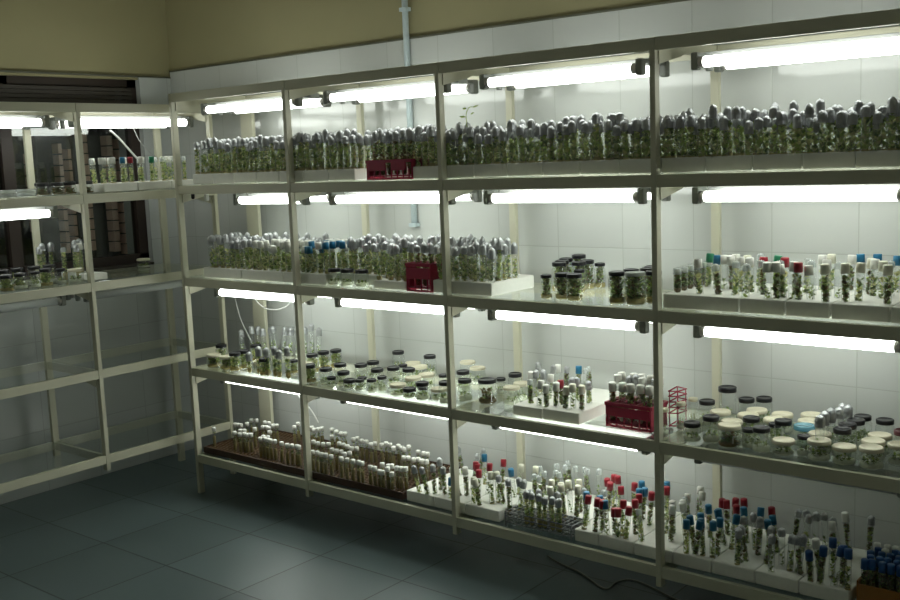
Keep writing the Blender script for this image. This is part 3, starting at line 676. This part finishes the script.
# --- second shelf, end bay: foam trays with scattered coloured caps; dark green tubes behind the post
for a, b, t in ((2.552,2.815,'first'),(2.818,2.962,'second'),(2.965,3.100,'third'),(3.103,3.27,'fourth'),(3.273,3.385,'fifth')):
    foam_tray(a, b-.002, .03, .40, S2, .048, f'{t} white foam tray from the post, second shelf, end bay', 'foam trays in the end bay of the second shelf')
cluster([t for t in parse(TUBES_SECOND_END) if t[1] > 2.56], S2+.012, .0118, ['mid', 'dark', 'mid', 'thin'], 'on the second shelf, BAY', .05, maxL=.165)
for i in range(6):
    jar('P' if i == 0 else 'K', 2.465 + (0 if i == 0 else -.004*i) , .19+.066*0 if i == 0 else .40-.0, S2, .1, 'full', '', '') if False else None
for i, (x, y) in enumerate(((2.583,.075),(2.581,.125),(2.579,.175),(2.577,.225),(2.575,.275),(2.573,.325))):
    tube('c', x, y, S2+.045, .085, .0135, 'dark', f'{ORD[i]} short dark green tube in the line going back beside the post, second shelf', 'short dark green tubes beside the post on the second shelf', .01)

# ------------------------------------------------------------------ bottom shelf
bt = thing('brown_tray', 'long dark brown rack tray of white-capped tubes on the bottom shelf', 'tray', (0, 0, S4))
m = MB(); m.box(.018, 1.345, .030, .038, 0, .030); m.box(.018, 1.345, .436, .444, 0, .030); m.box(.018, .026, .038, .436, 0, .030); m.box(1.337, 1.345, .038, .436, 0, .030)
m.build('rim', M['brown'], bt)
MB().box(.026, 1.337, .038, .436, .001, .004).build('floor_sheet', M['brown'], bt)
m = MB(); c, s_ = .024, .0013
def seg(ax, ay, bx_, by_):
    d = Vector((bx_-ax, by_-ay, 0)).normalized(); nn = Vector((-d.y, d.x, 0))*s_
    p, q = Vector((ax, ay, .024)), Vector((bx_, by_, .024)); zz = Vector((0, 0, .003))
    m.add([p+nn, p-nn, q-nn, q+nn, p+nn+zz, p-nn+zz, q-nn+zz, q+nn+zz], [(0,1,2,3),(7,6,5,4),(0,4,5,1),(1,5,6,2),(2,6,7,3),(3,7,4,0)])
x = .026-.18
while x < 1.337:
    for sg in (1, -1):
        xa, ya, xb, yb = (x, .038, x+.18, .434) if sg == 1 else (x, .434, x+.18, .038)
        if xb > .03 and xa < 1.335:
            sl = (yb-ya)/.18
            if xa < .026: ya += sl*(.026-xa); xa = .026
            if xb > 1.337: yb -= sl*(xb-1.337); xb = 1.337
            seg(xa, ya, xb, yb)
    x += c
m.build('wire_grid', M['mesh'], bt)
by = {}
for k, x, y, z in parse(TUBES_BROWN): by.setdefault((bay(x), 0 if y < .09 else 1 if y < .2 else 2), []).append((x, y, z))
for (b, r), v in by.items():
    v.sort()
    for i, (x, y, z) in enumerate(v):
        rw = ['front', 'middle', 'rear'][r]
        tube('W', min(max(x, .045), 1.32), y, S4+.006, min(max(z-S4-.006, .09), .14), .0090, 'fill', f'{ordw(i)} white-capped tube from the corner, {rw} row of the brown tray, {BAY[b]} bay', f'white-capped tubes in the {rw} row of the brown tray, {BAY[b]} bay', .015)
# more tubes between the runs, standing in the rear half
EX = [1.365, 1.517, 1.677, 1.844]
ET = [(1.365,1.514),(1.517,1.674),(1.677,1.841),(1.845,1.93),(2.184,2.283),(2.286,2.424),(2.428,2.574),(2.577,2.716),(2.719,2.865),(2.868,3.008),(3.011,3.165)]
for i, (a, b) in enumerate(ET):
    y0 = .033 if i != 3 else .135
    foam_tray(a, b, y0, .40, S4, .045, f'{ORD[i]} white foam block from the brown tray along the bottom shelf', 'foam blocks on the bottom shelf')
foam_tray(1.934, 2.18, .135, .40, S4, .045, 'white foam block behind the grey wire rack on the bottom shelf', 'foam blocks on the bottom shelf')
cluster(parse(TUBES_BOTTOM), S4+.012, .0104, ['dark', 'dark', 'mid', 'thin'], 'bottom shelf, BAY', .09, maxL=.16)
wr = thing('wire_tube_rack', 'low grey wire rack holding a line of foil-capped tubes on the bottom shelf', 'rack', (0, 0, S4))
for zz in (.012, .034, .052):
    m = MB()
    for yy in (.026, .055, .084, .113): m.box(1.876, 2.176, yy-.0018, yy+.0018, zz, zz+.004)
    for j in range(15): xx = 1.878 + j*.0212; m.box(xx-.0016, xx+.0016, .024, .115, zz, zz+.0035)
    m.build('wire_tier', M['wire'], wr)
for xx in (1.878, 2.174):
    for yy in (.026, .113): MB().box(xx-.002, xx+.002, yy-.002, yy+.002, 0, .056).build('leg', M['wire'], wr)
cluster([(k, x, .036 + (0 if i < 7 else .045), z) for i, (k, x, y, z) in enumerate(parse(TUBES_WIRE_RACK))], S4+.018, .0105, ['dense'], 'grey wire rack on the bottom shelf', .02, one=True, minL=.115)
# amber rack with dark blue caps at the far end
ar = thing('amber_tube_rack', 'amber tube rack crowded with dark blue caps at the end of the bottom shelf', 'rack', (3.275, .14, S4))
MB().box(-.09, .09, -.10, .10, 0, .008).build('base', M['amber'], ar)
for s in (-1, 1): MB().box(min(s*.09, s*.085), max(s*.09, s*.085), -.10, .10, .008, .085).build('end_panel', M['amber'], ar)
MB().box(-.085, .085, -.10, -.096, .008, .075).build('front_panel', M['amber'], ar)
for r in range(5):
    for j in range(6):
        k = 'W' if (r >= 4 or (r == 3 and j in (1, 4))) else 'D'
        if r == 1 and j > 3: continue
        tube(k, 3.198+j*.0262+(.006 if r % 2 else 0), .062+r*.037, S4+.010, .13, .0098, 'dark', f'{KIND[k][1]} tube standing in the {ORD[r]} row of the amber rack, bottom shelf', f'{KIND[k][1]} tubes in the {ORD[r]} row of the amber rack', .02)

# ------------------------------------------------------------------ window rack contents
LS1, LS2 = top(ZL[1])+GT, top(ZL[2])+GT
foam_left = [(-.31, -.13), (-.127, .06), (.063, .24)]
for i, (a, b) in enumerate(foam_left):
    foam_tray(XL-.30, XL-.022, a, b, LS1, .040, f'{["outer", "middle", "corner-end"][i]} white foam tray on the top shelf of the window rack', 'foam trays on the window rack')
LA = 'W-.289 W-.262 W-.236 W-.21 B-.183 W-.16 R-.137 B-.112 W-.08 W-.052 G-.022 c.005 c.048 c.08 c.11 c.14 c.17'
cnt = {}
items = [(t[0], float(t[1:])) for t in LA.split()]
tot = {}
for k, _y in items: tot[k] = tot.get(k, 0)+1
for j, (k, y) in enumerate(items):
    cnt[k] = cnt.get(k, 0)+1
    lab = f'{ORD[cnt[k]-1]} {KIND[k][1]} tube along the front of the window rack, top shelf' if tot[k] > 1 else f'only {KIND[k][1]} tube along the front of the window rack, top shelf'
    tube(k, XL-.06-(.03 if j % 2 else 0), y, LS1+.010, .135, .0108, 'mid' if k != 'c' else 'dense', lab, f'{KIND[k][1]} tubes at the front of the window rack', .03)
for j in range(12):
    k = 'W' if j % 3 else 'c'
    tube(k, XL-.15-(.05 if j % 2 else 0), -.28+j*.042, LS1+.010, .135, .0108, 'mid', f'{KIND[k][1]} tube behind the front row on the top shelf of the window rack', f'{KIND[k][1]} tubes behind the front row of the window rack', .04)
def petri(x, y, z, n, lab):
    for i in range(n):
        pos = ['bottom', 'middle', 'top'][i] if n == 3 else ['bottom', 'top'][i]
        o = thing('petri_dish', f'{pos} petri dish of the stack {lab}', 'petri dish', (x, y, z+i*.0165), 'petri dishes on the window rack')
        MB().lathe([(.042,0),(.044,.001),(.044,.012)], 20, cap1=False).build('dish', M['film'], o)
        MB().lathe([(.042,.0015),(.042,.006)], 20).build('agar', M['gelw' if i else 'root'], o)
        MB().lathe([(.0455,.004),(.0455,.0155),(.043,.016)], 20, cap0=False).build('lid', M['film'], o)
petri(XL-.07, -.98, LS1, 2, 'farthest from the corner'); petri(XL-.08, -.87, LS1, 2, 'second in from the open end')
petri(XL-.07, -.76, LS1, 2, 'beside the dark lids'); petri(XL-.08, -.66, LS1, 2, 'by the row of black-lidded jars')
for i, (y, dx) in enumerate(((-.585,.07),(-.52,.065),(-.455,.07),(-.375,.06),(-.55,.15),(-.47,.15))):
    jar('K', XL-dx, y, LS1, .056, 'brown', f'{ORD[i]} squat black-lidded jar on the top shelf of the window rack', 'squat black-lidded jars on the window rack')
LJ = [(-.80,.06,.072,'K'),(-.73,.07,.075,'K'),(-.665,.06,.075,'k'),(-.61,.07,.08,'K'),(-.54,.065,.07,'k'),(-.77,.14,.085,'K'),(-.70,.15,.085,'K'),(-.62,.15,.09,'K'),(-.55,.14,.09,'K'),(-.87,.07,.075,'K'),(-.94,.07,.075,'K'),(-.47,.06,.065,'C')]
for i, (y, dx, h, k) in enumerate(LJ):
    jar(k, XL-dx, y, LS2, h, 'specks' if i % 3 else 'lush', f'{ordw(i)} jar on the second shelf of the window rack, with a {"cream" if k == "C" else "black"} lid', 'jars on the second shelf of the window rack')
foam_tray(XL-.30, XL-.03, -.405, -.325, LS2, .032, 'small white foam tray on the second shelf of the window rack', None)
for i, (y, dx, k, L) in enumerate(((-.53,.26,'F',.16),(-.505,.26,'F',.17),(-.48,.25,'F',.165),(-.44,.20,'c',.15),(-.40,.15,'F',.15),(-.375,.17,'W',.15),(-.35,.15,'W',.15),(-.385,.20,'F',.16),(-.34,.22,'F',.155))):
    tube(k, XL-dx, y, LS2+(.010 if y > -.41 else 0), L, .0125, 'dense', f'{ORD[i]} tall {KIND[k][1]} tube before the dark window, second shelf of the window rack', 'tall tubes on the second shelf of the window rack', .03)
jar('W', XL-.33, .075, LS2, .045, 'specks', 'small pale-lidded tub alone on the corner side of the window rack, second shelf', None)
o = thing('hanging_hook', 'small white oval cord pull hanging under the top shelf, corner bay', 'hook', (.16, .05, 1.481))
MB().lathe([(.010,-.034),(.012,-.026),(.012,-.004),(.008,0)], 12).build('pull', M['capw'], o)
o = thing('hanging_hook', 'small black hook hanging under the top shelf beside the corner post', 'hook', (.055, .05, 1.481))
MB().lathe([(.005,-.026),(.009,-.02),(.009,-.004),(.005,0)], 10).build('pull', M['lidk'], o)

# ------------------------------------------------------------------ camera, world, view
cd = bpy.data.cameras.new('camera'); cam = bpy.data.objects.new('camera', cd); C.objects.link(cam)
R_ = Vector((0.7730030, 0.6331696, -0.0395294)); U_ = Vector((-0.0557438, 0.1298590, 0.9899643)); F_ = Vector((-0.6319485, 0.7630419, -0.1356766))
mt = Matrix((R_, U_, -F_)).transposed().to_4x4(); mt.translation = (4.1616, -3.0112, 1.6)
cam.matrix_world = mt; cd.sensor_width = 36; cd.lens = 1033.57/900*36; cd.clip_start = .05
bpy.context.scene.camera = cam
wd = bpy.data.worlds.new('world'); bpy.context.scene.world = wd; wd.use_nodes = True
wd.node_tree.nodes['Background'].inputs[0].default_value = (.02, .02, .025, 1); wd.node_tree.nodes['Background'].inputs[1].default_value = .3
sc = bpy.context.scene
sc.view_settings.view_transform = 'Standard'; sc.view_settings.look = 'None'; sc.view_settings.gamma = 1
sc.view_settings.use_curve_mapping = False; sc.view_settings.exposure = 0.0
sc.cycles.max_bounces = 8; sc.cycles.diffuse_bounces = 4; sc.cycles.glossy_bounces = 3; sc.cycles.transparent_max_bounces = 64
sc.cycles.use_denoising = True; sc.cycles.sample_clamp_indirect = 6; sc.cycles.caustics_reflective = False
